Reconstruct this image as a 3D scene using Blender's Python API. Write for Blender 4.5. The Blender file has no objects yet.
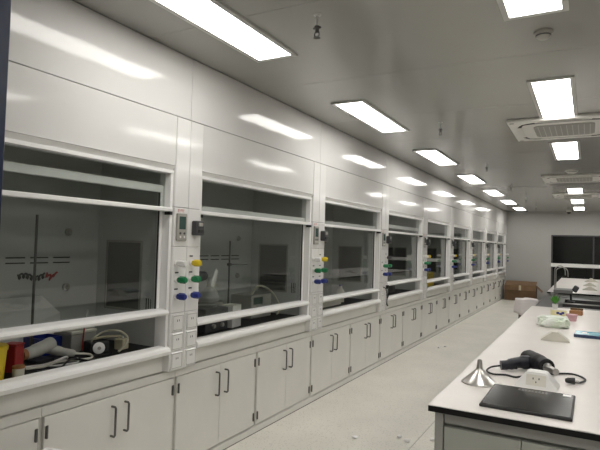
import bpy, bmesh, math, random
from mathutils import Vector, Matrix
R_ = math.radians
random.seed(7)
S = bpy.context.scene
COL = S.collection

# ------------------------------------------------------------------ camera
YAW, PITCH, ROLL, FPX, CAMZ = 0.502754, 0.035209, -0.029142, 526.0, 1.456
fwd = Vector((-math.sin(YAW)*math.cos(PITCH), math.cos(YAW)*math.cos(PITCH), math.sin(PITCH)))
r0 = Vector((math.cos(YAW), math.sin(YAW), 0)); d0 = fwd.cross(r0)
right = math.cos(ROLL)*r0 + math.sin(ROLL)*d0
down = -math.sin(ROLL)*r0 + math.cos(ROLL)*d0
cam_d = bpy.data.cameras.new('camera'); cam = bpy.data.objects.new('camera', cam_d); COL.objects.link(cam)
M = Matrix((right, -down, -fwd)).transposed().to_4x4(); M.translation = (0, 0, CAMZ)
cam.matrix_world = M
cam_d.sensor_width = 36; cam_d.lens = FPX/600*36; cam_d.clip_start = .02; cam_d.clip_end = 100
S.camera = cam

# ------------------------------------------------------------------ world, exposure
w = bpy.data.worlds.new('night'); S.world = w; w.use_nodes = True
w.node_tree.nodes['Background'].inputs[0].default_value = (.02, .023, .03, 1)
w.node_tree.nodes['Background'].inputs[1].default_value = .15
vs = S.view_settings
vs.view_transform = 'Standard'; vs.look = 'None'; vs.gamma = 1; vs.use_curve_mapping = False
vs.exposure = 0.27
LIGHT_POWER = 10.5
try:
    S.cycles.max_bounces = 10; S.cycles.transparent_max_bounces = 16; S.cycles.use_denoising = True
    S.cycles.sample_clamp_indirect = 6.0
except Exception:
    pass

# ------------------------------------------------------------------ materials
def mat(name, col, rough=.5, metal=0, spec=.5, var=0, vscale=8, bump=0, bscale=40, coat=0, emit=0, ecol=None, col2=None, thr=None, bdist=.01):
    m = bpy.data.materials.new(name); m.use_nodes = True
    nt = m.node_tree; b = nt.nodes['Principled BSDF']
    b.inputs['Base Color'].default_value = (*col, 1)
    b.inputs['Roughness'].default_value = rough; b.inputs['Metallic'].default_value = metal
    b.inputs['Specular IOR Level'].default_value = spec
    if coat:
        b.inputs['Coat Weight'].default_value = coat; b.inputs['Coat Roughness'].default_value = .06
    if emit:
        b.inputs['Emission Color'].default_value = (*(ecol or col), 1); b.inputs['Emission Strength'].default_value = emit
    tc = nt.nodes.new('ShaderNodeTexCoord')
    if var or col2:
        n = nt.nodes.new('ShaderNodeTexNoise'); n.inputs['Scale'].default_value = vscale; n.inputs['Detail'].default_value = 4
        nt.links.new(tc.outputs['Object'], n.inputs['Vector'])
        r = nt.nodes.new('ShaderNodeValToRGB')
        c2 = col2 or tuple(max(0, c*(1-var)) for c in col)
        lo, hi = thr or (.35, .65)
        r.color_ramp.elements[0].position = lo; r.color_ramp.elements[0].color = (*c2, 1)
        r.color_ramp.elements[1].position = hi; r.color_ramp.elements[1].color = (*col, 1)
        nt.links.new(n.outputs['Fac'], r.inputs['Fac']); nt.links.new(r.outputs['Color'], b.inputs['Base Color'])
    if bump:
        n2 = nt.nodes.new('ShaderNodeTexNoise'); n2.inputs['Scale'].default_value = bscale; n2.inputs['Detail'].default_value = 3
        nt.links.new(tc.outputs['Object'], n2.inputs['Vector'])
        bp = nt.nodes.new('ShaderNodeBump'); bp.inputs['Strength'].default_value = bump; bp.inputs['Distance'].default_value = bdist
        nt.links.new(n2.outputs['Fac'], bp.inputs['Height']); nt.links.new(bp.outputs['Normal'], b.inputs['Normal'])
    return m

def glass(name, tint, ior=1.45):
    m = bpy.data.materials.new(name); m.use_nodes = True
    nt = m.node_tree; nt.nodes.clear()
    o = nt.nodes.new('ShaderNodeOutputMaterial'); mx = nt.nodes.new('ShaderNodeMixShader')
    t = nt.nodes.new('ShaderNodeBsdfTransparent'); t.inputs[0].default_value = (*tint, 1)
    g = nt.nodes.new('ShaderNodeBsdfGlossy'); g.inputs['Roughness'].default_value = .02
    lw = nt.nodes.new('ShaderNodeLayerWeight'); lw.inputs['Blend'].default_value = .5
    pw = nt.nodes.new('ShaderNodeMath'); pw.operation = 'POWER'; pw.inputs[1].default_value = 5
    nt.links.new(lw.outputs['Facing'], pw.inputs[0])
    f = nt.nodes.new('ShaderNodeMath'); f.operation = 'MULTIPLY_ADD'; f.inputs[1].default_value = .955; f.inputs[2].default_value = .045
    nt.links.new(pw.outputs[0], f.inputs[0])
    nt.links.new(f.outputs[0], mx.inputs[0]); nt.links.new(t.outputs[0], mx.inputs[1]); nt.links.new(g.outputs[0], mx.inputs[2])
    nt.links.new(mx.outputs[0], o.inputs[0])
    return m

def speckle(name, col, dots, rough):
    m = mat(name, col, rough)
    nt = m.node_tree; b = nt.nodes['Principled BSDF']; tc = nt.nodes.new('ShaderNodeTexCoord')
    v = nt.nodes.new('ShaderNodeTexVoronoi'); v.inputs['Scale'].default_value = 55
    v2 = nt.nodes.new('ShaderNodeTexNoise'); v2.inputs['Scale'].default_value = 2.2; v2.inputs['Detail'].default_value = 5
    nt.links.new(tc.outputs['Object'], v.inputs['Vector']); nt.links.new(tc.outputs['Object'], v2.inputs['Vector'])
    r = nt.nodes.new('ShaderNodeValToRGB'); r.color_ramp.elements[0].position = .12; r.color_ramp.elements[0].color = (*dots, 1)
    r.color_ramp.elements[1].position = .3; r.color_ramp.elements[1].color = (*col, 1)
    nt.links.new(v.outputs['Distance'], r.inputs['Fac'])
    mx = nt.nodes.new('ShaderNodeMix'); mx.data_type = 'RGBA'; mx.blend_type = 'MULTIPLY'; mx.inputs[0].default_value = .25
    nt.links.new(r.outputs['Color'], mx.inputs[6]); nt.links.new(v2.outputs['Fac'], mx.inputs[7]); nt.links.new(mx.outputs[2], b.inputs['Base Color'])
    return m

MT = dict(
    panel=mat('white glossy panel', (.72, .71, .695), .08, spec=.32, bump=.08, bscale=2.2, bdist=.03, var=.03, vscale=3),
    column=mat('white column enamel', (.79, .78, .765), .10, bump=.08, bscale=5, bdist=.02),
    frame=mat('white aluminium', (.87, .865, .85), .3),
    cab=mat('warm white cabinet enamel', (.76, .745, .70), .38, var=.05, vscale=3),
    liner=mat('grey hood liner', (.60, .605, .59), .35, var=.05, vscale=4),
    dark=mat('black rubber', (.012, .012, .013), .5, var=.2),
    slot=mat('dark slot', (.02, .02, .02), .7, var=.1),
    worktop_black=mat('black ceramic worktop', (.014, .014, .015), .5, spec=.2, var=.2),
    steel=mat('brushed steel', (.45, .44, .42), .3, 1, var=.08, vscale=30),
    darksteel=mat('dark nickel', (.16, .155, .15), .35, .9, var=.1),
    chrome=mat('polished steel', (.66, .64, .61), .30, 1, var=.05),
    ceiling=mat('grey ceiling enamel', (.36, .355, .335), .14, bump=.05, bscale=1.6, bdist=.03, var=.03, vscale=2),
    wall=mat('pale grey wall panel', (.44, .435, .415), .5, var=.03, vscale=2),
    floor=speckle('speckled vinyl', (.82, .79, .715), (.52, .50, .44), .36),
    lamp=mat('light diffuser', (1, .98, .93), .5, emit=LIGHT_POWER, ecol=(1, .975, .93)),
    lampframe=mat('lamp frame grey', (.55, .55, .53), .4, var=.05),
    bench=mat('white bench top', (.74, .70, .665), .33, var=.04, vscale=5),
    benchcab=mat('grey green bench cabinet', (.40, .41, .37), .4, var=.05),
    benchrail=mat('grey bench rail', (.33, .33, .31), .4, var=.05),
    navy=mat('navy aluminium', (.012, .022, .06), .3, var=.15),
    yellow=mat('yellow plastic', (.75, .55, .02), .4, var=.1),
    red=mat('red plastic', (.35, .02, .02), .4, var=.15),
    green=mat('green plastic', (.01, .20, .07), .35, var=.1),
    blue=mat('blue plastic', (.015, .03, .22), .35, var=.1),
    white=mat('white plastic', (.78, .77, .75), .35, var=.04),
    ivory=mat('ivory plastic', (.66, .64, .56), .4, var=.05),
    lcd=mat('lcd screen', (.05, .09, .08), .2, var=.2),
    ctrl=mat('controller grey', (.34, .33, .30), .4, var=.05),
    boxgrey=mat('charcoal plastic', (.055, .055, .06), .45, var=.2),
    card=mat('cardboard', (.21, .125, .065), .8, var=.15, vscale=6, bump=.1),
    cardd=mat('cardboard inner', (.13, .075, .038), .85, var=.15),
    foam=mat('white foam', (.85, .83, .83), .7, bump=.1),
    cloth=mat('white cotton cloth', (.74, .69, .69), .9, bump=.4, bscale=25, var=.06),
    bag=mat('pale green film bag', (.72, .82, .66), .3, bump=.7, bscale=28, bdist=.02, col2=(.86, .88, .84)),
    paper=mat('paper yellow', (.80, .74, .42), .6, var=.08),
    brown=mat('brown card', (.35, .17, .07), .6, var=.1),
    pink=mat('pink clear plastic', (.70, .42, .46), .25, var=.15),
    leaf=mat('plant green', (.08, .32, .03), .5, var=.3, vscale=40),
    teal=mat('teal print', (.03, .28, .42), .25, col2=(.30, .62, .70), vscale=9),
    navyprint=mat('navy print', (.02, .05, .12), .3, var=.2),
    hob=mat('black glass ceramic', (.012, .012, .012), .16, spec=.28, var=.15),
    hobprint=mat('grey print', (.16, .16, .155), .3, var=.1),
    tube=mat('pale silicone tube', (.50, .48, .36), .35, var=.1),
    beige=mat('beige plastic', (.55, .50, .34), .5, var=.1),
    sinkblack=mat('dark epoxy counter', (.05, .05, .05), .35, var=.2),
    ac=mat('white air conditioner plastic', (.78, .77, .73), .45, var=.03),
    acgrille=mat('air conditioner grille', (.36, .355, .33), .6, var=.05),
    edge=mat('black laminate edge', (.008, .008, .008), .55, spec=.2, var=.1),
    pinkpaper=mat('red print on white', (.55, .30, .27), .6, col2=(.75, .72, .70), vscale=60),
    gungrip=mat('midnight plastic', (.008, .010, .018), .4, var=.2),
    sidewin=mat('smoky side window', (.10, .10, .095), .3, var=.15),
    gun=mat('matt black plastic', (.008, .008, .009), .5, spec=.25, var=.15),
    gapshade=mat('grey gap shade', (.22, .21, .19), .6, var=.1),
    traygrey=mat('mid grey tray', (.16, .16, .155), .5, var=.1),
    ctrl2=mat('greyish white plastic', (.50, .50, .46), .45, var=.08),
    grout=mat('joint sealant', (.30, .29, .27), .6, var=.05),
    glass=glass('sash glass', (.87, .885, .875)),
    winglass=mat('dark night window glass', (.012, .013, .012), .08, var=.2),
    doorglass=mat('dark door glass', (.006, .008, .010), .12, var=.2),
)

# ------------------------------------------------------------------ mesh helpers
class B:
    def __init__(s): s.bm = bmesh.new()
    def box(s, x0, x1, y0, y1, z0, z1, bev=0, seg=1, rot=None, piv=None):
        g = bmesh.ops.create_cube(s.bm, size=1)['verts']
        c = Vector(((x0+x1)/2, (y0+y1)/2, (z0+z1)/2)); d = Vector((x1-x0, y1-y0, z1-z0))
        for v in g: v.co = Vector((v.co.x*d.x, v.co.y*d.y, v.co.z*d.z)) + c
        if rot is not None:
            p = Vector(piv) if piv is not None else c
            for v in g: v.co = rot @ (v.co-p) + p
        if bev:
            es = list({e for v in g for e in v.link_edges})
            bmesh.ops.bevel(s.bm, geom=es, offset=bev, segments=seg, affect='EDGES', profile=.5)
        return s
    def ring(s, c, n, u, r, k):
        return [s.bm.verts.new(c + r*(math.cos(2*math.pi*i/k)*n + math.sin(2*math.pi*i/k)*u)) for i in range(k)]
    def skin(s, rings, cap=True, closed=False):
        k = len(rings[0])
        prs = list(zip(rings, rings[1:])) + ([(rings[-1], rings[0])] if closed else [])
        for a, b in prs:
            for i in range(k):
                try: s.bm.faces.new((a[i], a[(i+1) % k], b[(i+1) % k], b[i]))
                except ValueError: pass
        if cap and not closed:
            s.bm.faces.new(list(reversed(rings[0]))); s.bm.faces.new(rings[-1])
        return s
    def tube(s, pts, r, k=8, sub=0, closed=False):
        pts = [Vector(p) for p in pts]
        if sub:
            q = []; n = len(pts)
            rng = n if closed else n-1
            for i in range(rng):
                p1, p2 = pts[i], pts[(i+1) % n]
                p0 = pts[i-1] if (i > 0 or closed) else p1
                p3 = pts[(i+2) % n] if (i+2 < n or closed) else p2
                for j in range(sub):
                    t = j/sub
                    q.append(.5*((2*p1)+(p2-p0)*t+(2*p0-5*p1+4*p2-p3)*t*t+(3*p1-p0-3*p2+p3)*t**3))
            if not closed: q.append(pts[-1])
            pts = q
        rings = []; n = None
        for i, p in enumerate(pts):
            a = pts[max(0, i-1)] if not closed else pts[i-1]
            b = pts[min(len(pts)-1, i+1)] if not closed else pts[(i+1) % len(pts)]
            t = (b-a).normalized()
            if n is None: n = t.orthogonal().normalized()
            else:
                n = n - t*n.dot(t)
                n = n.normalized() if n.length > 1e-6 else t.orthogonal().normalized()
            rr = r[i*(len(r)-1)//max(1, len(pts)-1)] if isinstance(r, (list, tuple)) else r
            rings.append(s.ring(p, n, t.cross(n), rr, k))
        return s.skin(rings, closed=closed)
    def lathe(s, prof, c=(0, 0, 0), ax=(0, 0, 1), k=20):
        ax = Vector(ax).normalized(); n = ax.orthogonal().normalized(); u = ax.cross(n); c = Vector(c)
        rings = [s.ring(c+ax*h, n, u, max(r, 1e-4), k) for r, h in prof]
        return s.skin(rings)
    def prism(s, poly, vec):
        vec = Vector(vec)
        a = [s.bm.verts.new(Vector(p)) for p in poly]; b = [s.bm.verts.new(Vector(p)+vec) for p in poly]
        s.bm.faces.new(list(reversed(a))); s.bm.faces.new(b)
        for i in range(len(a)):
            j = (i+1) % len(a); s.bm.faces.new((a[i], a[j], b[j], b[i]))
        return s
    def quad(s, *p):
        s.bm.faces.new([s.bm.verts.new(Vector(q)) for q in p]); return s
    def mesh(s, name, m, smooth=False):
        bmesh.ops.recalc_face_normals(s.bm, faces=s.bm.faces[:])
        me = bpy.data.meshes.new(name); s.bm.to_mesh(me); s.bm.free()
        me.materials.append(m)
        if smooth:
            me.shade_smooth()
            try: me.set_sharp_from_angle(angle=R_(40))
            except Exception: pass
        return me
    def build(s, name, m, parent=None, smooth=False, loc=None):
        return link(name, s.mesh(name, MT[m], smooth), parent, loc)

def link(name, me, parent=None, loc=None):
    o = bpy.data.objects.new(name, me); COL.objects.link(o)
    if parent: o.parent = parent
    if loc is not None: o.location = loc
    return o

def tag(o, label=None, cat=None, group=None, kind=None):
    if label: o['label'] = label
    if cat: o['category'] = cat
    if group: o['group'] = group
    if kind: o['kind'] = kind
    return o

def thing(name, label, cat, loc=(0, 0, 0), rz=0, group=None):
    o = bpy.data.objects.new(name, None); COL.objects.link(o); o.location = loc; o.rotation_euler.z = rz
    o.empty_display_size = .1
    return tag(o, label, cat, group)

def struct(name, label, cat, b=None, m=None):
    if b is None:
        o = bpy.data.objects.new(name, None); COL.objects.link(o)
    else:
        o = b.build(name, m)
    return tag(o, label, cat, kind='structure')

ORD = ['first', 'second', 'third', 'fourth', 'fifth', 'sixth', 'seventh', 'eighth', 'ninth', 'tenth', 'eleventh', 'twelfth',
       'thirteenth', 'fourteenth', 'fifteenth', 'sixteenth', 'seventeenth', 'eighteenth', 'nineteenth', 'twentieth']

# ------------------------------------------------------------------ room shell
CZ = 2.603; YB = 17.12; YF = -3.2; XL = -3.08; XR = 3.1
fl = struct('floor', 'pale speckled vinyl floor with welded sheet joints', 'floor', B().box(XL, XR, YF, YB, -.1, -.003), 'grout')
xs = [XL, -1.121, .879, XR]
for a, b in zip(xs, xs[1:]):
    B().box(a+.0025, b-.0025, YF, YB, -.003, 0).build('floor_sheet', 'floor', fl)
ce = struct('ceiling', 'grey glossy ceiling of metal panels above the fume hoods', 'ceiling', B().box(XL, XR, YF, YB, CZ+.003, CZ+.1), 'grout')
y = 3.3-1.135*6
n = 0
while y < YB:
    y0, y1 = max(y, YF), min(y+1.135, YB)
    B().box(XL, XR, y0+.0015, y1-.0015, CZ, CZ+.003).build('ceiling_panel', 'ceiling', ce)
    y += 1.135
struct('wall_left', 'wall behind the row of fume hoods', 'wall', B().box(XL-.1, XL, YF, YB, 0, CZ), 'wall')
struct('wall_right', 'pale wall on the side of the benches', 'wall', B().box(XR, XR+.1, YF, YB, 0, CZ), 'wall')
struct('wall_near', 'pale wall behind the viewer', 'wall', B().box(XL, XR, YF-.1, YF, 0, CZ), 'wall')
WX0, WX1, WZ0, WZ1 = -.97, 2.3, .30, 1.925
wb = B()
wb.box(XL, WX0, YB, YB+.12, 0, CZ); wb.box(WX1, XR, YB, YB+.12, 0, CZ)
wb.box(WX0, WX1, YB, YB+.12, 0, WZ0); wb.box(WX0, WX1, YB, YB+.12, WZ1, CZ)
struct('wall_back', 'pale grey far end wall around the dark window', 'wall', wb, 'wall')
wn = struct('window_1', 'dark night window in the far end wall with a white crossbar', 'window')
B().box(WX0, WX1, YB-.015, YB+.03, .995, 1.10, .006).build('crossbar', 'frame', wn)
fr = B()
fr.box(WX0, WX0+.04, YB+.01, YB+.06, WZ0, WZ1); fr.box(WX1-.04, WX1, YB+.01, YB+.06, WZ0, WZ1)
fr.box(WX0+.04, WX1-.04, YB+.01, YB+.06, WZ1-.04, WZ1); fr.box(WX0+.04, WX1-.04, YB+.01, YB+.06, WZ0, WZ0+.04)
fr.build('window_frame', 'boxgrey', wn)
for a, b in ((WX0+.04, .1), (.14, 1.2), (1.24, WX1-.04)):
    B().box(a, b, YB+.045, YB+.055, 1.10, WZ1-.04).build('pane', 'winglass', wn)
    B().box(a, b, YB+.045, YB+.055, WZ0+.04, .995).build('pane', 'winglass', wn)
for a in (.1, 1.2):
    B().box(a, a+.04, YB+.035, YB+.06, WZ0+.04, WZ1-.04).build('mullion', 'boxgrey', wn)
# ------------------------------------------------------------------ fume hoods
W = 1.818; HX = -2.2; HY0 = .722
PI2 = 2*math.pi
def hood(k):
    y0 = HY0 + W*k
    if k == 0: lb = 'nearest fume hood, beside the navy partition, with its sash raised higher than the others'
    elif k == 8: lb = 'farthest fume hood, ending at the far wall by the cardboard box'
    else: lb = ORD[k]+' white fume hood from the camera, with glass sash and glossy upper panels'
    T = thing('fume_hood', lb, 'fume hood', (HX, y0, 0), 0, 'row of white fume hoods')
    far = k > 4
    # upper panels
    B().box(-.02, 0, .0015, W-.0015, 2.211, CZ-.004, .0015).build('top_panel', 'panel', T)
    B().box(-.02, 0, .1265, W-.1265, 1.905, 2.207, .0015).build('upper_panel', 'panel', T)
    # columns, each of four stacked panels
    zs = [.662, 1.012, 1.415, 1.655, 2.207]
    for ya, yb in ((.0015, .124), (W-.124, W-.0015)):
        for za, zb in zip(zs, zs[1:]):
            B().box(-.10, .004, ya, yb, za+.001, zb-.001, .003).build('column_panel', 'column', T)
    # opening frame
    f = B()
    f.prism([(-.09, .125, 1.858), (-.012, .125, 1.858), (-.012, .125, 1.877), (-.022, .125, 1.879), (-.001, .125, 1.904), (-.09, .125, 1.904)], (0, W-.25, 0))
    f.build('header', 'frame', T)
    for ya, yb in ((.125, .147), (W-.147, W-.125)):
        B().box(-.10, -.012, ya, yb, .80, 1.857, .002).build('jamb', 'frame', T)
    # interior
    for ya, yb, s in ((.100, .124, 1), (W-.124, W-.100, -1)):
        sw = B().box(-.70, -.10, ya, yb, .775, 2.16).build('side_wall', 'liner', T)
        yi = yb if s == 1 else ya
        fr = B()
        for a in ((-.565, -.550, 1.0, 1.445), (-.26, -.245, 1.0, 1.445), (-.55, -.26, 1.0, 1.015), (-.55, -.26, 1.43, 1.445)):
            fr.box(a[0], a[1], min(yi, yi+s*.006), max(yi, yi+s*.006), a[2], a[3])
        fr.build('side_window_frame', 'ctrl', T)
        B().box(-.55, -.26, min(yi, yi+s*.003), max(yi, yi+s*.003), 1.015, 1.43).build('side_window', 'sidewin', T)
        sl = B()
        for i in range(3):
            sl.box(-.20+.018*i, -.193+.018*i, min(yi, yi+s*.003), max(yi, yi+s*.003), 1.0, 1.09)
        sl.build('side_vent', 'slot', T)
    bk = B().box(-.70, -.65, .124, W-.124, .80, 2.16).build('back_baffle', 'liner', T)
    for z in (1.297, 1.328):
        for i in range(8):
            ya = .32+.149*i
            B().box(-.651, -.648, ya, ya+.116, z-.004, z+.004).build('slot', 'slot', bk)
    for yy, zz in ((1.459, 1.486), (1.459, 1.144), (.36, 1.486), (.36, 1.144)):
        B().lathe([(.024, 0), (.024, .012), (.016, .016), (.012, .026)], (-.65, yy, zz), (1, 0, 0), 12).build('baffle_knob', 'ctrl', bk, True)
    B().box(-.70, -.03, .124, W-.124, 2.16, 2.18).build('interior_roof', 'liner', T)
    B().box(-.70, -.06, .124, W-.124, .776, .80).build('worktop', 'worktop_black', T)
    # sill and apron
    si = B()
    prof = [(-.09, .765), (-.004, .765), (.012, .772), (.016, .790), (.010, .806), (-.006, .815), (-.06, .818), (-.09, .803)]
    si.prism([(x, .126, z) for x, z in prof], (0, W-.252, 0)); si.build('sill', 'frame', T)
    B().box(-.07, -.045, .126, W-.126, .662, .764, .002).build('apron', 'cab', T)
    # fixed upper glass and front rail
    B().box(-.060, -.056, .147, W-.147, 1.640, 1.860).build('fixed_glass', 'glass', T)
    fb = B().box(-.055, -.006, .128, W-.128, 1.626, 1.650, .003).build('front_rail', 'frame', T)
    for yy in (.132, W-.155):
        B().box(-.050, -.003, yy, yy+.023, 1.606, 1.6255, .002).build('rail_clip', 'dark', fb)
    # sliding sash
    zb = [1.0, .903, .903, .952, .893, .9, .9, .9, .9][k]
    sa = B().box(-.085, -.080, .165, W-.165, zb+.03, zb+.75)
    so = sa.build('sash', 'glass', T)
    br = B(); pr = [(-.09, 0), (-.02, 0), (-.004, .008), (0, .020), (-.008, .034), (-.03, .040), (-.09, .040)]
    br.prism([(x, .134, zb+z) for x, z in pr], (0, W-.268, 0)); br.build('bottom_rail', 'frame', so)
    B().box(-.098, -.066, .150, W-.150, zb+.740, zb+.785, .003).build('top_rail', 'frame', so)
    for ya in (.172, W-.177):
        B().box(-.0795, -.070, ya, ya+.005, zb+.040, zb+.740).build('gasket', 'dark', so)
    for ya, yb in ((.149, .172), (W-.172, W-.149)):
        B().box(-.095, -.066, ya, yb, zb+.040, zb+.740, .002).build('stile', 'frame', so)
    # service fittings
    def valve(yy, z, m, plate=True):
        v = B(); prof = [(.015, .022), (.0175, .026), (.0185, .074), (.015, .082), (.006, .083)]
        v.lathe(prof, (0, yy, z), (1, 0, 0), 8 if far else 14)
        for i in range(3 if far else 5):
            a = PI2*i/(3 if far else 5)
            v.lathe([(.005, .028), (.006, .034), (.006, .070), (.004, .074)], (0, yy+.0165*math.cos(a), z+.0165*math.sin(a)), (1, 0, 0), 6 if far else 8)
        vo = v.build('valve_knob', m, T, True)
        B().lathe([(.020, .0042), (.020, .009), (.012, .012), (.011, .030)], (0, yy, z), (1, 0, 0), 10).build('valve_stem', 'white', vo, True)
        if plate:
            B().box(.0042, .006, yy-.015, yy+.015, z+.038, z+.047).build('name_plate', 'boxgrey', T)
    # right column of this hood: controller, clear valve, green, blue
    yr = W-.064
    c = B().box(.0042, .020, yr-.046, yr+.042, 1.452, 1.618, .004).build('controller', 'ctrl', T)
    B().box(.020, .0215, yr-.030, yr+.026, 1.522, 1.600).build('screen', 'lcd', c)
    for i in range(2):
        for j in range(2):
            B().lathe([(.007, 0), (.007, .003)], (.020, yr-.020+.036*i, 1.475+.022*j), (1, 0, 0), 8).build('button', 'boxgrey' if j else 'white', c)
    B().box(.0042, .0055, yr-.030, yr+.026, 1.625, 1.645).build('red_sticker', 'pinkpaper', T)
    if k not in (2,): valve(yr-.030, 1.315, 'white', False)
    valve(yr-.022, 1.215, 'green'); valve(yr-.024, 1.115, 'blue')
    # left column: latch box, yellow, green, blue
    yl = .068
    lb_ = B().box(.0042, .050, yl-.035, yl+.040, 1.488, 1.580, .006).build('plug_box', 'boxgrey', T)
    B().box(.050, .058, yl-.022, yl+.028, 1.505, 1.525, .002).build('catch', 'dark', lb_)
    B().box(.050, .056, yl-.020, yl+.022, 1.545, 1.568, .002).build('catch', 'ctrl', lb_)
    valve(yl-.026, 1.315, 'boxgrey' if k == 3 else 'yellow'); valve(yl-.026, 1.215, 'green'); valve(yl-.026, 1.115, 'blue')
    # sockets
    for yy in (.064, W-.064):
        for i in range(3):
            zc = .952-.114*i
            sk = B().box(.0042, .013, yy-.048, yy+.048, zc-.052, zc+.052, .003).build('socket', 'column', T)
            if k < 4:
                h = B()
                for dy, dz in ((-.008, .014), (.008, .014)): h.box(.013, .0135, yy+dy-.0025, yy+dy+.0025, zc+dz-.006, zc+dz+.006)
                h.build('pin_hole', 'dark', sk)
                g = B(); a_ = .044
                for q in ((-a_, -a_+.003, -a_, a_), (a_-.003, a_, -a_, a_), (-a_+.003, a_-.003, -a_, -a_+.003), (-a_+.003, a_-.003, a_-.003, a_)):
                    g.box(.013, .0133, yy+q[0], yy+q[1], zc+q[2], zc+q[3])
                g.build('plate_groove', 'ctrl', sk)
    return T
hoods = [hood(k) for k in range(9)]
# emblem on the back baffle of the nearest hood: an illegible script word, black with a red end
bk = [c for c in hoods[0].children if c.name.startswith('back_baffle')][0]
def script(y0, y1, n, ph):
    pts = []
    for i in range(n*6+1):
        t = i/(n*6)
        pts.append((-.647, y0+(y1-y0)*t+.010*math.sin(PI2*n*t+ph), 1.215+.014*math.cos(PI2*n*t)+.010*math.sin(7*t+ph)))
    return B().tube(pts, .0062, 5)
script(1.139, 1.31, 7, 0).build('emblem_lettering', 'dark', bk)
script(1.315, 1.385, 3, 1.2).build('emblem_lettering', 'red', bk)

# ------------------------------------------------------------------ base cabinets under the hoods
DX = -2.23
door_me = {}
def cabinet(j):
    ya = 1.611 + .909*(j-1); wd = .909
    if j == 1: lb = 'white base cabinet with slightly ajar left door, under the nearest fume hood'
    else: lb = ORD[j]+' white two-door base cabinet from the near end, under the fume hoods'
    T = thing('base_cabinet', lb, 'cabinet', (DX, ya, 0), 0, 'base cabinets under the fume hoods')
    b = B()
    b.box(-.62, -.021, .0015, wd-.0015, .048, .066); b.box(-.62, -.021, .0015, wd-.0015, .600, .656)
    b.box(-.62, -.021, .0015, .020, .066, .600); b.box(-.62, -.021, wd-.020, wd-.0015, .066, .600); b.box(-.62, -.60, .020, wd-.020, .066, .600)
    b.build('body', 'cab', T)
    B().box(-.021, -.003, .0015, wd-.0015, .612, .656, .001).build('top_rail', 'cab', T)
    for s in (0, 1):
        if s not in door_me:
            d = B(); h = .4376
            if s == 0: d.box(-.019, 0, 0, h, .058, .607, .0015)
            else: d.box(-.019, 0, -h, 0, .058, .607, .0015)
            hd = B(); yy = (h-.048) if s == 0 else -(h-.048)
            hd.tube([(0, yy, .405), (.026, yy, .405), (.032, yy, .412), (.032, yy, .553), (.026, yy, .560), (0, yy, .560)], .006, 8)
            hi = []
            for z in (.125, .535):
                x = B(); yh = .012 if s == 0 else -.012
                x.tube([(.004, yh, z-.030), (.004, yh, z+.030)], .006, 8); x.box(0, .003, yh-.007, yh+.007, z-.028, z+.028)
                hi.append(x.mesh('hinge', MT['darksteel'], False))
            door_me[s] = (d.mesh('door', MT['cab']), hd.mesh('handle', MT['darksteel'], True), hi)
        me = door_me[s]
        o = link('door', me[0], T, (0, .015 if s == 0 else wd-.015, 0))
        if j == 1 and s == 0: o.rotation_euler.z = -R_(1.6)
        link('handle', me[1], o)
        for hm in me[2]: link('hinge', hm, o)
    return T
for j in range(0, 18): cabinet(j)
pl = struct('trim_1', 'grey plinth running along the floor under the base cabinets', 'plinth', B().box(-2.60, -2.222, .70, YB, 0, .046), 'cab')
B().box(-2.2225, -2.2195, .70, YB, 0, .006).build('gap_shadow_strip', 'gapshade', pl)  # thin grey strip paints in the gap shadow where plinth meets floor

# ------------------------------------------------------------------ ceiling lights
def light(x, y, lb, L=1.14, wd=.232):
    T = thing('ceiling_light', lb, 'ceiling light', (x, y, CZ-.012), 0, 'panel lights in the ceiling')
    f = B()
    f.box(-wd/2-.028, -wd/2, -L/2-.028, L/2+.028, 0, .012); f.box(wd/2, wd/2+.028, -L/2-.028, L/2+.028, 0, .012)
    f.box(-wd/2, wd/2, -L/2-.028, -L/2, 0, .012); f.box(-wd/2, wd/2, L/2, L/2+.028, 0, .012)
    f.build('frame', 'lampframe', T)
    B().box(-wd/2, wd/2, -L/2, L/2, .003, .010).build('diffuser', 'lamp', T)
LY = [2.14+2.27*i for i in range(-2, 7)]
for i, y in enumerate(LY):
    if i >= 2: nm = ORD[i-2]+' visible bright panel light from the camera in the ceiling row nearest the hoods'
    else: nm = ['panel light in the hood side row, farther one behind the viewer', 'panel light in the hood side row, just behind the viewer'][i]
    light(-1.70, y, nm)
n = 0
for i, y in enumerate(LY):
    if i == 5: continue
    if i >= 2: nm = ORD[n]+' visible bright panel light from the camera in the ceiling row above the bench'; n += 1
    else: nm = ['panel light above the bench row, farther one behind the viewer', 'panel light above the bench row, just behind the viewer'][i]
    light(-.235, y, nm)
for i, y in enumerate(LY):
    light(1.26, y, ORD[i]+' panel light in the ceiling row right of the bench, counted from behind the viewer')

# ------------------------------------------------------------------ ceiling fittings
for i in range(6):
    T = thing('sprinkler', ORD[i]+' steel ceiling sprinkler head from the camera, beside the row of panel lights', 'sprinkler', (-1.2, 2.3+2.5*i, CZ), 0, 'sprinkler heads along the ceiling')
    B().lathe([(.020, 0), (.018, -.004), (.0065, -.006), (.0065, -.060)], (0, 0, 0), (0, 0, 1), 14).build('drop_pipe', 'lampframe', T, True)
    B().lathe([(.014, -.060), (.014, -.070), (.010, -.074), (.010, -.090), (.006, -.094)], (0, 0, 0), (0, 0, 1), 14).build('body', 'darksteel', T, True)
    B().tube([(.010, 0, -.088), (.013, 0, -.106), (0, 0, -.118), (-.013, 0, -.106), (-.010, 0, -.088)], .003, 6).build('yoke', 'darksteel', T)
    B().tube([(-.020, 0, -.068), (.020, 0, -.068)], .006, 6).build('fitting', 'darksteel', T)
    B().lathe([(.018, -.118), (.018, -.121), (.006, -.124)], (0, 0, 0), (0, 0, 1), 12).build('deflector', 'darksteel', T)
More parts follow.
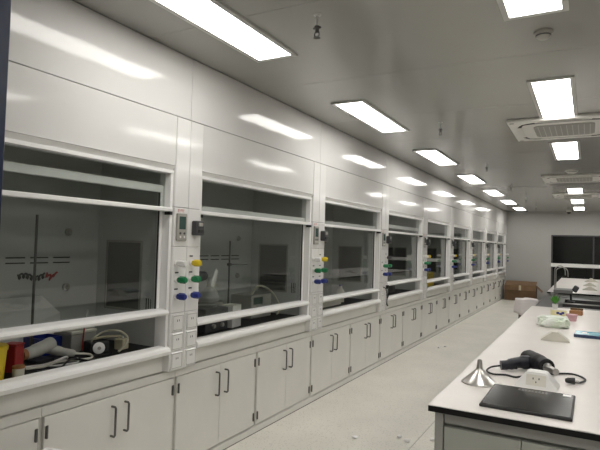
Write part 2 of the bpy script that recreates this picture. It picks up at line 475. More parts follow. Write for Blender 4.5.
for x, y, lb, m in ((-.218, 2.98, 'round dark grey smoke detector between two panel lights', 'ctrl'), (-.225, 8.35, 'large round white ceiling sensor in front of the second air conditioner', 'ac')):
    T = thing('smoke_detector', lb, 'smoke detector', (x, y, CZ))
    s = .8 if m == 'ctrl' else 1.5
    B().lathe([(.058*s, 0), (.058*s, -.012), (.050*s, -.018)], k=24).build('base', m, T, True)
    B().lathe([(.046*s, -.018), (.044*s, -.030), (.030*s, -.040), (.012*s, -.042)], k=24).build('head', m, T, True)
    B().lathe([(.0475*s, -.022), (.0475*s, -.026)], k=24).build('vent_ring', 'boxgrey', T)

def aircon(y, lb):
    T = thing('air_conditioner', lb, 'air conditioner', (-.205, y, CZ-.032), 0, 'ceiling cassette air conditioners')
    h = .445
    B().box(-h, h, -h, h, 0, .032, .010, 2).build('panel', 'ac', T, True)
    # intake grille, rounded square
    g = B(); a, r = .245, .06; poly = []
    for cx, cy, a0 in ((a-r, a-r, 0), (-a+r, a-r, 90), (-a+r, -a+r, 180), (a-r, -a+r, 270)):
        for q in range(5):
            an = R_(a0+22.5*q); poly.append((cx+r*math.cos(an), cy+r*math.sin(an), -.006))
    g.prism(poly, (0, 0, .006)); go = g.build('intake_grille', 'acgrille', T)
    for i in range(10):
        xx = -.207+.046*i
        B().box(xx-.003, xx+.003, -.215, .215, -.010, -.006).build('grille_bar', 'lampframe', go)
    # four curved air outlets
    for q in range(4):
        c, s = round(math.cos(R_(90*q))), round(math.sin(R_(90*q)))
        fl_ = B(); rr = []
        N = 14
        for i in range(N+1):
            t = -1+2*i/N; u = .335*t; e = .37-.055*abs(t)**4
            wdt = (.026 if q == 2 else .018)*(1-.6*abs(t)**4)
            rr.append((u, e-wdt, e+wdt))
        vs_ = []
        for u, e0, e1 in rr:
            vs_.append([fl_.bm.verts.new((c*u-s*e, s*u+c*e, -.002)) for e in (e0, e1)])
        for p, q2 in zip(vs_, vs_[1:]): fl_.bm.faces.new((p[0], p[1], q2[1], q2[0]))
        ret = bmesh.ops.extrude_face_region(fl_.bm, geom=fl_.bm.faces[:])
        for v in [v for v in ret['geom'] if isinstance(v, bmesh.types.BMVert)]: v.co.z += .002
        fl_.build('air_outlet', 'slot', T)
        v = B().box(-.22, .22, .372 if q == 2 else .345, .392, -.004, -.0025, .0005)
        bmesh.ops.rotate(v.bm, verts=v.bm.verts[:], cent=(0, 0, 0), matrix=Matrix.Rotation(R_(90*q), 3, 'Z'))
        v.build('louvre', 'ac', T)
    for sx, sy in ((-1, -1), (1, -1), (-1, 1), (1, 1)):
        B().box(sx*.405-.018, sx*.405+.018, sy*.41-.010, sy*.41+.010, -.0015, 0).build('badge', 'boxgrey', T)
aircon(5.36, 'nearest white square ceiling cassette air conditioner overlapping the panel lights')
aircon(9.15, 'second ceiling cassette air conditioner behind the round sensor')
aircon(11.95, 'farthest ceiling cassette air conditioner between the last panel lights')
T = thing('security_camera', 'small black dome camera on the ceiling before the far wall', 'camera', (-.50, 16.6, CZ))
B().lathe([(.07, 0), (.07, -.03), (.06, -.04)], k=16).build('mount', 'ac', T, True)
B().lathe([(.055, -.04), (.05, -.07), (.03, -.09), (.01, -.097)], k=16).build('dome', 'dark', T, True)

# ------------------------------------------------------------------ navy glazed partition at the left edge
T = thing('glass_partition', 'navy framed dark glass partition at the left edge beside the nearest hood', 'partition', (-1.30, .775, 0))
for x0, x1 in ((-.055, 0), (-.83, -.775)):
    B().box(x0, x1, -.025, .025, 0, CZ-.002, .003).build('stile', 'navy', T)
for z0, z1 in ((0, .10), (1.0, 1.05), (CZ-.07, CZ-.002)):
    B().box(-.775, -.055, -.022, .022, z0, z1, .003).build('rail', 'navy', T)
for z0, z1 in ((.10, 1.0), (1.05, CZ-.07)):
    B().box(-.775, -.055, -.005, .005, z0, z1).build('pane', 'doorglass', T)

# ------------------------------------------------------------------ island bench and things on it
BZ = .85
def bench(lb, y0, y1, loc_x=-.54, wid=1.5, endm='benchrail'):
    T = thing('island_bench', lb, 'bench', (loc_x, y0, 0))
    L = y1-y0
    B().box(0, wid, 0, L, BZ-.004, BZ, .0015).build('worktop', 'bench', T)
    B().box(.0005, wid-.0005, .0005, L-.0005, BZ-.026, BZ-.004, .001).build('worktop_edge', 'edge', T)
    # carcass
    c = B(); c.box(.03, wid-.03, .055, L-.03, .08, .735); c.box(.04, wid-.04, .075, L-.04, .735, BZ-.026); c.build('carcass', 'benchcab', T)
    B().box(.07, wid-.07, .10, L-.07, 0, .08).build('kick_board', 'boxgrey', T)
    for xx in (.02, wid-.052):
        B().box(xx, xx+.032, .03, .072, 0, BZ-.026, .002).build('corner_post', 'benchrail', T)
    B().box(.053, wid-.053, .045, .075, .775, BZ-.027, .002).build('end_rail', endm, T)
    n_ = 5; sw = (wid-.108)/n_
    for i in range(n_):
        B().box(.054+sw*i+.0015, .054+sw*(i+1)-.0015, .036, .055, .085, .765, .0015).build('end_panel', 'benchcab', T)
    m_ = max(2, int(L/.6)); dl = (L-.12)/m_
    for i in range(m_):
        for sx in (0, 1):
            xa, xb = (.012, .03) if sx == 0 else (wid-.03, wid-.012)
            d = B().box(xa, xb, .075+dl*i+.002, .075+dl*(i+1)-.002, .085, .62, .0015).build('door', 'benchcab', T)
            dr = B().box(xa, xb, .075+dl*i+.002, .075+dl*(i+1)-.002, .625, .80, .0015).build('drawer', 'benchcab', T)
            xh = xa-.02 if sx == 0 else xb+.02; xo = xa if sx == 0 else xb
            ym = .075+dl*(i+.5)
            B().tube([(xo, ym-.06, .71), (xh, ym-.06, .71), (xh, ym+.06, .71), (xo, ym+.06, .71)], .005, 6).build('handle', 'darksteel', dr)
            B().tube([(xo, ym+.2, .45), (xh, ym+.2, .45), (xh, ym+.2, .57), (xo, ym+.2, .57)], .005, 6).build('handle', 'darksteel', d)
    return T
bench('long white-topped island bench with black edge in the right foreground', 2.05, 6.29)
bench('farther white-topped bench with white tents, beyond the sink', 8.66, 13.4, endm='white')

# sink counter between the benches
SZ = .79
T = thing('sink_counter', 'low dark sink counter between the two white benches', 'sink', (-.56, 6.33, 0))
c = B(); L = 2.29; wd = 1.56
b1 = (.28, 1.05, .70, 1.15); b2 = (.28, 1.05, 1.30, 1.85)
c.box(0, wd, 0, b1[2], SZ-.03, SZ); c.box(0, b1[0], b1[2], b2[3], SZ-.03, SZ); c.box(b1[1], wd, b1[2], b2[3], SZ-.03, SZ)
c.box(b1[0], b1[1], b1[3], b2[2], SZ-.03, SZ); c.box(0, wd, b2[3], L, SZ-.03, SZ)
c.build('counter_top', 'sinkblack', T)
for b in (b1, b2):
    k = B()
    k.box(b[0], b[1], b[2], b[3], SZ-.25, SZ-.24)
    k.box(b[0]-.01, b[0], b[2], b[3], SZ-.25, SZ-.03); k.box(b[1], b[1]+.01, b[2], b[3], SZ-.25, SZ-.03)
    k.box(b[0], b[1], b[2]-.01, b[2], SZ-.25, SZ-.03); k.box(b[0], b[1], b[3], b[3]+.01, SZ-.25, SZ-.03)
    ko = k.build('basin', 'dark', T)
    B().lathe([(.035, 0), (.03, .004)], ((b[0]+b[1])/2, (b[2]+b[3])/2, SZ-.24), k=14).build('drain', 'steel', ko)
    for q in ((b[2]-.03, b[2]), (b[3], b[3]+.03)):
        B().box(b[0]-.02, b[1]+.02, q[0], q[1], SZ, SZ+.004).build('basin_rim', 'steel', T)
B().box(.04, wd-.04, .03, L-.03, .08, SZ-.26).build('cabinet', 'benchcab', T)
B().box(.04, wd-.04, .03, .05, SZ-.26, SZ-.03).build('apron', 'benchcab', T)
B().box(.04, .06, .05, L-.03, SZ-.26, SZ-.03).build('apron', 'benchcab', T)
B().box(.08, wd-.08, .06, L-.06, 0, .08).build('kick_board', 'boxgrey', T)
# tall laboratory tap with two goosenecks
T = thing('laboratory_tap', 'tall chrome double gooseneck tap rising from the dark sink counter', 'tap', (-.42, 8.28, SZ))
B().lathe([(.035, 0), (.035, .015), (.016, .03), (.014, .10)], k=14).build('base', 'steel', T, True)
for dx, hh in ((0, .46), (.035, .44)):
    B().tube([(dx*.5, 0, .09), (dx*.5, 0, hh-.10), (dx*.5+.012, -.0, hh-.03), (dx+.07, -.0, hh), (dx+.125, 0, hh-.04), (dx+.135, 0, hh-.13)], .0065, 8, 6).build('gooseneck', 'steel', T, True)
B().tube([(-.05, 0, .07), (.05, 0, .07)], .008, 8).build('handle', 'steel', T)
# grey eyewash/drying tray instrument in front of it
T = thing('swing_arm_tray', 'grey tray on a dark pivot stem standing at the sink', 'tray', (-.20, 7.82, SZ))
B().lathe([(.05, 0), (.05, .012), (.012, .02), (.012, .115)], k=14).build('stem', 'boxgrey', T, True)
B().box(-.20, .02, -.17, .17, .115, .165, .008, 2).build('tray', 'traygrey', T)
B().box(.02, .085, -.05, .08, .135, .215, .015, 2, Matrix.Rotation(R_(30), 3, 'Y')).build('pivot_head', 'boxgrey', T)

# --- black induction plate
T = thing('hot_plate', 'flat square black glass hot plate near the bench front edge', 'hot plate', (-.204, 2.315, BZ), R_(-.5))
B().box(-.160, .160, -.182, .170, 0, .012, .004, 2).build('base', 'dark', T)
B().box(-.153, .153, -.175, .163, .012, .0135).build('glass_top', 'hob', T)
B().box(.115, .145, .120, .150, .0135, .0142).build('sticker', 'white', T)
p = B()
for r_ in range(2):
    for i in range(9): p.box(-.055+.013*i, -.046+.013*i, .128-.018*r_, .138-.018*r_, .0135, .0138)
p.build('printed_marks', 'hobprint', T)
# --- funnel
T = thing('metal_funnel', 'shiny steel funnel standing upside down at the bench edge', 'funnel', (-.428, 2.505, BZ))
B().lathe([(.073, 0), (.076, .002), (.076, .006), (.070, .010), (.016, .062), (.0145, .066), (.010, .104), (.008, .1045), (.0125, .064), (.066, .008), (.070, .002)], k=32).build('cone', 'chrome', T, True)
B().tube([(.076*math.cos(a), .076*math.sin(a), .003) for a in [PI2*i/32 for i in range(32)]], .003, 6, closed=True).build('rim', 'chrome', T, True)
B().tube([(.072, .01, .006), (.088, .006, .010), (.095, -.004, .012), (.088, -.014, .010), (.072, -.012, .006)], .003, 6, 3).build('hanging_loop', 'chrome', T)

# --- bench power sockets with sloped hoods
def tent(name, lb, loc, wd, dp, ht, flat, rz=0, face=True, group='tent-shaped bench sockets'):
    T = thing(name, lb, 'socket', loc, rz, group)
    b = B(); h = wd/2
    prof = [(-h, 0), (h, 0), (h, ht*.12), (flat, ht*.93), (flat*.8, ht), (-flat*.8, ht), (-flat, ht*.93), (-h, ht*.12)]
    b.prism([(x, -dp/2+(.35*dp if False else 0), z) for x, z in prof], (0, dp, 0))
    if face:   # lean the front and back faces inwards
        for v in b.bm.verts: v.co.y *= (1-.42*v.co.z/ht)
    b.build('housing', 'white' if face else 'ivory', T)  # plain tents get duller ivory: shade on their fronts put into the colour
    return T
T = tent('bench_socket', 'white hip-roofed double power socket in front of the heat gun', (-.197, 2.605, BZ), .172, .12, .066, .042, R_(-2))
def tilt_plate(T, x0, x1, dp, ht):
    a0, a1 = .18, .86
    f = lambda t: -dp/2*(1-.42*t)-.0012
    p = B().quad((x0, f(a0), a0*ht), (x1, f(a0), a0*ht), (x1*.98, f(a1), a1*ht), (x0*.98, f(a1), a1*ht))
    po = p.build('face_plate', 'ivory', T)
    h = B()
    for xx in (-.012, .012):
        h.box(xx-.002, xx+.002, f(.6)-.001, f(.6)+.001, .56*ht, .68*ht)
    h.box(-.002, .002, f(.4)-.001, f(.4)+.001, .36*ht, .46*ht)
    h.build('pin_hole', 'dark', po)
tilt_plate(T, -.041, .041, .12, .066)
tent('bench_socket', 'white triangular bench socket in the middle of the long bench', (-.196, 3.99, BZ), .175, .10, .062, .022, R_(3), False)
for x, y, lb, s in ((.02, 9.55, 'nearer white triangular socket on the farther bench', 1.1), (.02, 10.7, 'middle white triangular socket on the farther bench', 1.1), (.05, 12.2, 'farthest white triangular socket on the farther bench', 1.3)):
    tent('bench_socket', lb, (x, y, BZ), .19*s, .12, .055*s, .02, 0, False)

# --- heat gun with cord
T = thing('heat_gun', 'black heat gun with metal nozzle lying behind the front socket', 'heat gun', (0, 0, BZ))
a = Vector((-.285, 3.02, .048)); b = Vector((-.128, 2.735, .046)); ax = b-a
B().tube([a-ax*.02, a+ax*.03, a+ax*.12, a+ax*.30, a+ax*.55, a+ax*.74], [.020, .034, .043, .044, .040, .029], 16, 5).build('housing', 'gun', T, True)
B().tube([a+ax*.74, a+ax*.80, a+ax], [.023, .016, .015], 14).build('nozzle', 'steel', T, True)
B().tube([a+ax*.34+Vector((0, 0, -.004)), (-.300, 2.885, .040), (-.350, 2.840, .030), (-.382, 2.825, .026)], [.034, .027, .023, .024], 12, 5).build('grip', 'gungrip', T, True)
B().box(-.330, -.306, 2.842, 2.858, .012, .036, .003).build('trigger', 'dark', T)
B().tube([(-.382, 2.825, .024), (-.425, 2.81, .014), (-.436, 2.75, .006), (-.400, 2.70, .005), (-.345, 2.72, .005), (-.30, 2.70, .005), (-.275, 2.73, .005), (-.20, 2.80, .005), (-.13, 2.90, .005), (-.06, 2.93, .006), (-.01, 2.85, .006), (-.03, 2.76, .007), (-.085, 2.73, .008)], .0045, 8, 6).build('cord', 'dark', T, True)
pg = B().lathe([(.007, 0), (.013, .012), (.015, .040)], (-.09, 2.728, .016), (1, .15, 0), 10).build('plug', 'dark', T, True)
pp = B()
for dy in (-.007, .007): pp.box(-.048, -.032, 2.733+dy-.001, 2.733+dy+.001, .013, .019)
pp.build('plug_pin', 'steel', pg)

# --- bag of wipes, small boxes, plant, magazine
T = thing('wipes_bag', 'crumpled pale green and white film bag on the bench', 'bag', (-.245, 4.72, BZ))
b = B(); g = bmesh.ops.create_icosphere(b.bm, subdivisions=4, radius=1)['verts']
rr = random.Random(3)
from mathutils import noise
for v in g:
    p = v.co.copy(); q = [math.copysign(abs(c)**.55, c) for c in p]
    nz = noise.noise(p*3.1)*.16 + noise.noise(p*8)*.07
    v.co = Vector((q[0]*.115*(1+nz), q[1]*.12*(1+nz), .040+q[2]*.042*(1+nz*2)))
    v.co.z = max(v.co.z, 0)
b.build('film', 'bag', T, True)
T = thing('small_carton', 'small pale yellow carton with blue print beyond the bag', 'carton', (-.235, 5.55, BZ), R_(8))
B().box(-.075, .055, -.045, .045, 0, .052, .003).build('body', 'paper', T)
B().box(-.068, .048, -.038, .038, .0522, .055).build('lid', 'white', T)
m_ = B()
for x, z in ((-.02, .028), (.005, .020), (.022, .030)): m_.box(x-.012, x+.012, -.0468, -.0452, z-.010, z+.010)
m_.build('print', 'blue', T)
T = thing('brown_box', 'small brown cardboard box beside the yellow carton', 'carton', (-.10, 5.72, BZ), R_(-5))
B().box(-.055, .055, -.04, .04, 0, .042, .003).build('body', 'brown', T)
B().box(-.055, .055, .036, .042, .0422, .062, .001, 1).build('flap', 'card', T)
T = thing('pink_tub', 'small pink clear plastic tub at the right of the bag', 'tub', (-.125, 5.20, BZ))
B().lathe([(.036, 0), (.044, .048), (.046, .050), (.043, .049), (.034, .004)], k=20).build('tub', 'pink', T, True)
B().lathe([(.048, .050), (.048, .057), (.044, .059)], k=20).build('lid', 'pink', T, True)
T = thing('potted_plant', 'small bright green plant in a white pot at the bench end', 'plant', (-.305, 6.16, BZ))
B().lathe([(.022, 0), (.030, .050), (.027, .050), (.024, .044)], k=14).build('pot', 'white', T, True)
b = B()
for i in range(26):
    an = i*2.4; l = .05+.05*rr.random(); t = .25+.7*rr.random()
    d = Vector((math.cos(an)*t, math.sin(an)*t, 1)).normalized(); s_ = d.cross(Vector((0, 0, 1))).normalized()*.012
    o = Vector((0, 0, .045)); l *= 1.2; m1 = o+d*l*.6
    b.quad(o, m1+s_, o+d*l, m1-s_)
b.build('leaves', 'leaf', T)
T = thing('glossy_box', 'blue glossy box with white emblem lying at the right bench side', 'box', (.08, 4.335, BZ), R_(-2))
B().box(-.165, .165, -.10, .10, 0, .022, .002).build('body', 'navyprint', T)
B().box(-.160, .160, -.095, .095, .022, .0228).build('cover', 'teal', T)
m_ = B(); m_.box(-.115, -.085, -.012, .03, .0228, .0232); m_.box(-.118, -.072, -.035, -.022, .0228, .0232); m_.build('emblem', 'white', T)

# ------------------------------------------------------------------ stool with cloth, cardboard box, foam bits, foam box
T = thing('lab_stool', 'round lab stool under a white cloth beside the sink counter', 'stool', (-.775, 8.25, 0))
B().lathe([(.135, .70), (.145, .705), (.145, .730), (.135, .735)], k=24).build('seat', 'boxgrey', T, True)
for i in range(4):
    an = R_(45+90*i); c, s = math.cos(an), math.sin(an)
    B().tube([(.11*c, .11*s, .70), (.17*c, .17*s, .008)], .011, 8).build('leg', 'darksteel', T)
B().tube([(.145*math.cos(PI2*i/20), .145*math.sin(PI2*i/20), .28) for i in range(20)], .008, 6, closed=True).build('foot_ring', 'darksteel', T)
b = B(); N = 30; rings = []
for j in range(11):
    ring = []
    for i in range(N):
        an = PI2*i/N
        drop = .12+.09*math.cos(an-R_(215))+.03*math.sin(3*an)
        if j <= 5: r = .150*(j/5)+.002; z = .744+.022*math.sin(3*an+j)*(j/5)*(1-j/7)+.018*(1-j/5)
        else:
            t = (j-5)/5; r = .153+.010*t+.010*t*math.sin(6*an); z = .738-drop*t
        ring.append(b.bm.verts.new((r*math.cos(an), r*math.sin(an), z)))
    rings.append(ring)
b.skin(rings, cap=False)
o = b.build('draped_cloth', 'cloth', None, True, (-.775, 8.25, .002))
tag(o, 'crumpled white cloth draped over the round stool', 'cloth')
sm = o.modifiers.new('thick', 'SOLIDIFY'); sm.thickness = .006; sm.offset = 1

T = thing('cardboard_box', 'large brown cardboard box with open lid against the far wall', 'box', (-1.73, 16.62, 0), R_(2))
b = B(); hx, hy, hz, t = .42, .30, .42, .006
b.box(-hx, hx, -hy, -hy+t, 0, hz); b.box(-hx, hx, hy-t, hy, 0, hz); b.box(-hx, -hx+t, -hy+t, hy-t, 0, hz); b.box(hx-t, hx, -hy+t, hy-t, 0, hz); b.box(-hx+t, hx-t, -hy+t, hy-t, 0, t)
b.build('body', 'cardd', T)
B().box(-hx, hx, -hy-.012, -hy-.005, hz-.12, hz+.02).build('front_flap', 'card', T)
B().box(-hx, hx, -hy, hy, hz+.0, hz+.012, 0, 1, Matrix.Rotation(R_(10), 3, 'X'), (0, -hy, hz)).build('lid', 'card', T)
B().box(hx, hx+.22, -hy, hy, hz-.01, hz-.002, 0, 1, Matrix.Rotation(R_(42), 3, 'Y'), (hx, 0, hz)).build('side_flap', 'card', T)
B().box(-.03, .03, -hy-.0155, -hy-.0122, hz-.12, hz+.02).build('tape', 'beige', T)

pel = [(-1.532, 3.744), (-1.252, 3.947), (-1.178, 3.892), (-1.017, 4.022), (-1.897, 7.733), (-1.838, 7.87), (-1.12, 4.55)]
nm = ['lone white foam bit on the floor, leftmost near the bench', 'left one of two close white foam bits on the floor', 'right one of two close white foam bits on the floor',
      'white foam bit on the floor right beside the bench corner', 'left one of two distant white foam bits near the cabinets', 'right one of two distant white foam bits near the cabinets', 'white foam bit on the floor joint left of the bench corner']
for i, (x, y) in enumerate(pel):
    b = B(); g = bmesh.ops.create_icosphere(b.bm, subdivisions=2, radius=1)['verts']
    for v in g:
        q = v.co*(1+.25*noise.noise(v.co*2+Vector((i, 0, 0))))
        v.co = Vector((q.x*.024, q.y*.018, max(0, .011+q.z*.013)))
    tag(b.build('foam_bit', 'foam', None, True, (x, y, 0)), nm[i], 'foam bit', 'white foam bits on the floor').rotation_euler.z = i*1.3

T = thing('foam_box', 'white foam box with a lid on the floor at the bottom left', 'box', (-1.93, 1.47, 0), R_(14))
B().box(-.14, .14, -.11, .11, 0, .45, .008, 2).build('body', 'foam', T)
B().box(-.15, .15, -.12, .12, .45, .523, .010, 2).build('lid', 'foam', T)

# ------------------------------------------------------------------ things inside the nearest hood
HZ = .80
T = thing('sharps_bin', 'yellow plastic bin at the left end inside the nearest hood', 'bin', (-2.36, 1.44, HZ))
B().lathe([(.050, 0), (.060, .135), (.052, .136), (.044, .006)], k=20).build('body', 'yellow', T, True)
B().lathe([(.064, .134), (.065, .150), (.058, .158), (.020, .160)], k=20).build('lid', 'yellow', T, True)
T = thing('red_tin', 'dark red tin beside the yellow bin in the nearest hood', 'tin', (-2.43, 1.585, HZ), R_(20))
B().box(-.035, .035, -.032, .032, 0, .125, .004, 2).build('body', 'red', T)
B().box(-.037, .037, -.034, .034, .1255, .136, .003).build('lid', 'red', T)
T = thing('small_jar', 'small pale jar with brown lid before the red tin', 'jar', (-2.335, 1.553, HZ))
B().lathe([(.026, 0), (.027, .032), (.024, .036)], k=16).build('body', 'ivory', T, True)
B().lathe([(.028, .036), (.028, .046), (.024, .048)], k=16).build('lid', 'brown', T, True)
T = thing('hair_dryer', 'grey white hair dryer lying on cables in the nearest hood', 'hair dryer', (0, 0, HZ))
B().tube([(-2.45, 1.655, .066), (-2.45, 1.67, .067), (-2.46, 1.72, .072), (-2.47, 1.80, .088), (-2.475, 1.825, .092)], [.025, .030, .034, .036, .025], 16, 4).build('barrel', 'ctrl2', T, True)
B().tube([(-2.448, 1.640, .065), (-2.45, 1.664, .066)], .027, 16).build('nozzle', 'brown', T, True)
B().tube([(-2.47, 1.80, .07), (-2.44, 1.87, .045), (-2.42, 1.925, .030)], [.026, .021, .017], 12, 4).build('grip', 'ctrl2', T, True)
B().tube([(-2.42, 1.925, .03), (-2.38, 1.99, .02), (-2.34, 1.97, .01), (-2.36, 1.90, .008), (-2.40, 1.80, .008), (-2.36, 1.70, .01), (-2.38, 1.62, .012)], .006, 8, 6).build('cord', 'ivory', T, True)
for i, (pts, m, lb) in enumerate((
    ([(-2.44, 1.64, .006), (-2.36, 1.72, .02), (-2.33, 1.80, .045), (-2.38, 1.84, .02), (-2.42, 1.78, .006), (-2.36, 1.74, .006), (-2.32, 1.86, .006), (-2.40, 1.93, .006)], 'white', 'thin white cable coiled in front of the hair dryer'),
    ([(-2.33, 1.64, .006), (-2.30, 1.75, .006), (-2.36, 1.86, .02), (-2.30, 1.93, .006), (-2.34, 1.99, .006)], 'dark', 'thin black cable along the sill of the nearest hood'))):
    tag(B().tube(pts, .005, 8, 6).build('cable', m, None, True, (0, 0, HZ)), lb, 'cable')
T = thing('blue_tray', 'blue plastic tray behind the hair dryer in the nearest hood', 'tray', (-2.68, 1.92, HZ))
B().box(-.07, .07, -.07, .07, 0, .010).build('bottom', 'blue', T)
for q in ((-.07, -.064, -.07, .07), (.064, .07, -.07, .07), (-.064, .064, -.07, -.064), (-.064, .064, .064, .07)):
    B().box(*q, .010, .095).build('side', 'blue', T)
T = thing('white_container', 'squat whitish plastic container behind the pump in the nearest hood', 'container', (-2.61, 2.09, HZ))
B().box(-.08, .08, -.10, .07, 0, .105, .006, 2).build('body', 'ctrl', T)
B().box(-.083, .083, -.103, .073, .1055, .125, .004).build('lid', 'ivory', T)
T = thing('vacuum_pump', 'small black vacuum pump with white disc and looped pale tube', 'pump', (-2.41, 2.06, HZ), R_(-12))
B().box(-.07, .045, -.06, .075, 0, .012, .003).build('base', 'dark', T)
B().box(-.06, .03, -.050, .065, .0125, .078, .010, 2).build('motor', 'dark', T)
B().lathe([(.031, 0), (.032, .004), (.032, .016), (.024, .020), (.010, .021)], (.031, -.005, .045), (1, -.25, .1), 22).build('disc', 'white', T, True)
B().lathe([(.010, 0), (.009, .006)], (.052, -.010, .047), (1, -.25, .1), 10).build('disc_hub', 'ctrl', T)
B().tube([(0, -.03, .078), (.005, -.01, .105), (0, .06, .128), (0, .14, .118), (.005, .19, .075), (.02, .16, .03), (.03, .12, .008)], .006, 8, 8).build('tube', 'tube', T, True)
B().tube([(-.02, -.02, .085), (-.02, .07, .092), (-.02, .16, .085)], .007, 8, 4).build('outlet_pipe', 'beige', T, True)
T = thing('beige_block', 'beige plastic block at the right of the pump', 'block', (-2.43, 2.26, HZ), R_(10))
B().box(-.03, .03, -.03, .03, 0, .062, .005, 2).build('body', 'beige', T)
B().lathe([(.012, .0625), (.012, .076)], k=12).build('cap', 'ivory', T)
def stand(x, y, h, lb, m='darksteel', clamp=True):
    T = thing('lab_stand', lb, 'lab stand', (x, y, HZ))
    B().box(-.07, .09, -.05, .05, 0, .014, .003).build('base', 'boxgrey', T)
    B().tube([(-.04, 0, .014), (-.04, 0, h)], .007, 8).build('rod', m, T)
    if clamp:
        B().box(-.055, -.025, -.015, .015, h*.7-.012, h*.7+.012, .003).build('boss_head', m, T)
        cl = B().tube([(-.04, .015, h*.7), (-.02, .08, h*.7), (.0, .13, h*.7)], .005, 8).build('clamp_arm', m, T)
        B().tube([(.0, .13, h*.7), (.025, .15, h*.7), (.02, .18, h*.7)], .004, 6).build('clamp_jaw', m, cl)
stand(-2.56, 1.795, .77, 'tall thin lab stand rod in the nearest hood', clamp=False)
T = thing('display_board', 'light board with cut corner leaning at the back of the nearest hood', 'board', (-2.80, 0, HZ))
B().prism([(.03, 1.30, 0), (.03, 2.10, 0), (.03, 2.09, .20), (0.0, 1.99, .305), (0.0, 1.30, .305)], (-.012, 0, 0)).build('sheet', 'white', T)
B().box(.0, .04, 1.35, 2.05, 0, .006).build('foot', 'white', T)
T = thing('red_marker', 'red and white marker pen upright in the nearest hood', 'pen', (-2.52, 2.055, HZ))
B().lathe([(.020, 0), (.020, .006), (.010, .012)], k=14).build('foot', 'dark', T, True)
B().tube([(0, 0, .01), (.006, .008, .195)], .004, 8).build('barrel', 'red', T)
B().tube([(.006, .008, .195), (.012, .02, .24)], .004, 8).build('cap', 'white', T)

# second hood
def hy(k, l): return HY0+W*k+l
T = thing('magnetic_stirrer', 'dark box-shaped stirrer beside the white carton in the second hood', 'stirrer', (-2.47, hy(1, .56), HZ))
B().box(-.11, .11, -.15, .12, 0, .17, .008, 2).build('body', 'boxgrey', T)
B().lathe([(.075, .1705), (.075, .182), (.07, .184)], k=24).build('plate', 'steel', T, True)
for yy in (-.06, .04): B().lathe([(.016, 0), (.014, .018)], (.11, yy, .045), (1, 0, 0), 12).build('dial', 'ctrl', T, True)
T = thing('white_carton', 'small white carton standing in the second hood', 'carton', (-2.42, hy(1, .80), HZ), R_(8))
B().box(-.05, .05, -.07, .07, 0, .165, .003).build('body', 'white', T)
B().box(-.05, .05, -.07, .07, .166, .170).build('flap', 'ivory', T)
T = thing('heating_mantle', 'round grey heating mantle with flask in the second hood', 'heating mantle', (-2.69, hy(1, .86), HZ))
B().lathe([(.12, 0), (.13, .02), (.13, .14), (.11, .17), (.08, .172)], k=24).build('shell', 'ctrl', T, True)
B().lathe([(.075, .172), (.085, .20), (.06, .255), (.022, .285), (.018, .36), (.022, .362)], k=20).build('flask', 'liner', T, True)
T = thing('control_unit', 'white control unit with black buttons and a hose in the second hood', 'instrument', (-2.62, hy(1, 1.36), HZ))
B().box(-.11, .11, -.15, .17, 0, .20, .008, 2).build('body', 'ctrl', T)
B().box(.11, .113, -.12, .02, .12, .18).build('screen', 'lcd', T)
for i in range(3): B().lathe([(.013, 0), (.011, .010)], (.11, -.10+.09*i, .07), (1, 0, 0), 10).build('button', 'dark', T)
B().tube([(.06, -.08, .20), (.08, -.02, .27), (.10, .10, .25), (.13, .20, .17), (.16, .24, .06), (.15, .20, .012)], .009, 8, 8).build('hose', 'tube', T, True)
stand(-2.62, hy(1, 1.08), .66, 'lab stand with clamp arm in the second hood')
T = thing('gas_nozzle', 'dark gas nozzle with white tag behind the sash of the second hood', 'nozzle', (-2.335, hy(1, .176), 1.20))
B().lathe([(.016, 0), (.018, .06), (.032, .10), (.036, .17), (.030, .22), (.012, .25)], (0, 0, 0), (-.15, 1, .05), 14).build('body', 'boxgrey', T, True)
B().box(.018, .022, .245, .285, -.07, .055, .001, 1, Matrix.Rotation(R_(-22), 3, 'X')).build('tag', 'white', T)
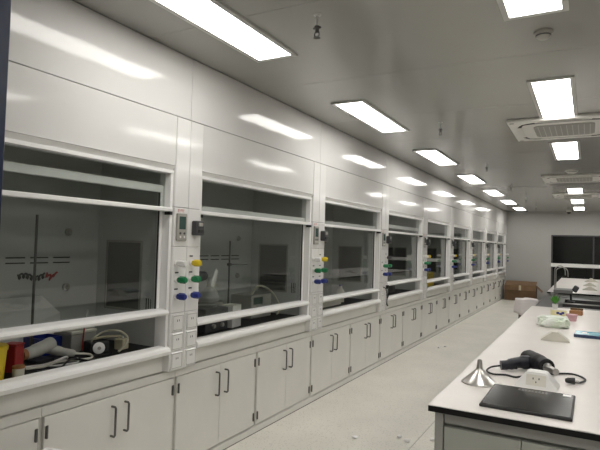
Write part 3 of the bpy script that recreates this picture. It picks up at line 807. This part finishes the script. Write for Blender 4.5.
# further hoods
T = thing('shallow_tray', 'shallow white tray on the worktop of the third hood', 'tray', (-2.55, hy(2, .75), HZ))
B().box(-.15, .15, -.25, .25, 0, .008).build('bottom', 'ivory', T)
for q in ((-.15, -.144, -.25, .25), (.144, .15, -.25, .25), (-.144, .144, -.25, -.244), (-.144, .144, .244, .25)): B().box(*q, .008, .055).build('side', 'ivory', T)
stand(-2.62, hy(2, .42), .55, 'lab stand with clamp arm in the third hood')
def bottle(x, y, h, r, m, cap, lb, z=HZ):
    T = thing('bottle', lb, 'bottle', (x, y, z), 0, 'bottles inside the fume hoods')
    B().lathe([(r*.95, 0), (r, .01), (r, h*.62), (r*.4, h*.82), (r*.36, h*.9)], k=16).build('body', m, T, True)
    B().lathe([(r*.44, h*.9), (r*.44, h), (r*.38, h*1.005)], k=14).build('cap', cap, T, True)
bottle(-2.50, hy(2, 1.20), .20, .045, 'ivory', 'blue', 'pale bottle with blue cap in the third hood')
bottle(-2.62, hy(3, .50), .24, .05, 'ivory', 'red', 'pale bottle with red cap in the fourth hood')
T = thing('oven', 'low dark bench oven inside the fourth hood', 'oven', (-2.58, hy(3, .92), HZ))
B().box(-.15, .15, -.22, .22, 0, .13, .01, 2).build('body', 'boxgrey', T)
B().box(.15, .156, -.20, .08, .02, .11).build('door', 'dark', T)
T = thing('yellow_carton', 'yellow carton inside the fifth hood', 'carton', (-2.48, hy(4, .95), HZ), R_(5))
B().box(-.13, .13, -.30, .30, 0, .22, .004).build('body', 'yellow', T)
B().box(-.10, .10, -.26, .26, .221, .226).build('lid', 'paper', T)
T = thing('blue_drum', 'blue plastic drum inside the sixth hood', 'drum', (-2.52, hy(5, .85), HZ))
B().lathe([(.15, 0), (.16, .02), (.16, .36), (.14, .40), (.05, .41)], k=24).build('body', 'blue', T, True)
B().lathe([(.05, .41), (.05, .435)], k=14).build('cap', 'white', T)
tag(B().tube([(-2.32, hy(5, .35), .01), (-2.34, hy(5, .42), .10), (-2.36, hy(5, .55), .13), (-2.34, hy(5, .72), .06), (-2.32, hy(5, .85), .012)], .012, 8, 6).build('hose', 'white', None, True, (0, 0, HZ)), 'white curved hose on the worktop of the sixth hood', 'hose')
bottle(-2.45, hy(6, .6), .28, .06, 'blue', 'white', 'blue bottle with white cap in the seventh hood')
bottle(-2.45, hy(7, .7), .28, .06, 'ivory', 'blue', 'pale bottle with blue cap in the eighth hood')
# black plug leads hanging on the column between the third and fourth hood
T = thing('power_lead', 'black power lead hanging from the column sockets right of the third hood', 'power lead', (HX, hy(3, 0), 0))
B().box(.0136, .045, .035, .075, .93, .975, .005).build('plug', 'dark', T)
B().tube([(.040, .055, .93), (.050, .058, .88), (.030, .050, .80), (.022, .062, .74), (.035, .070, .72), (.030, .045, .76), (.035, .030, .84), (.030, .0, .93), (.02, -.06, .955)], .006, 8, 6).build('cord', 'dark', T, True)
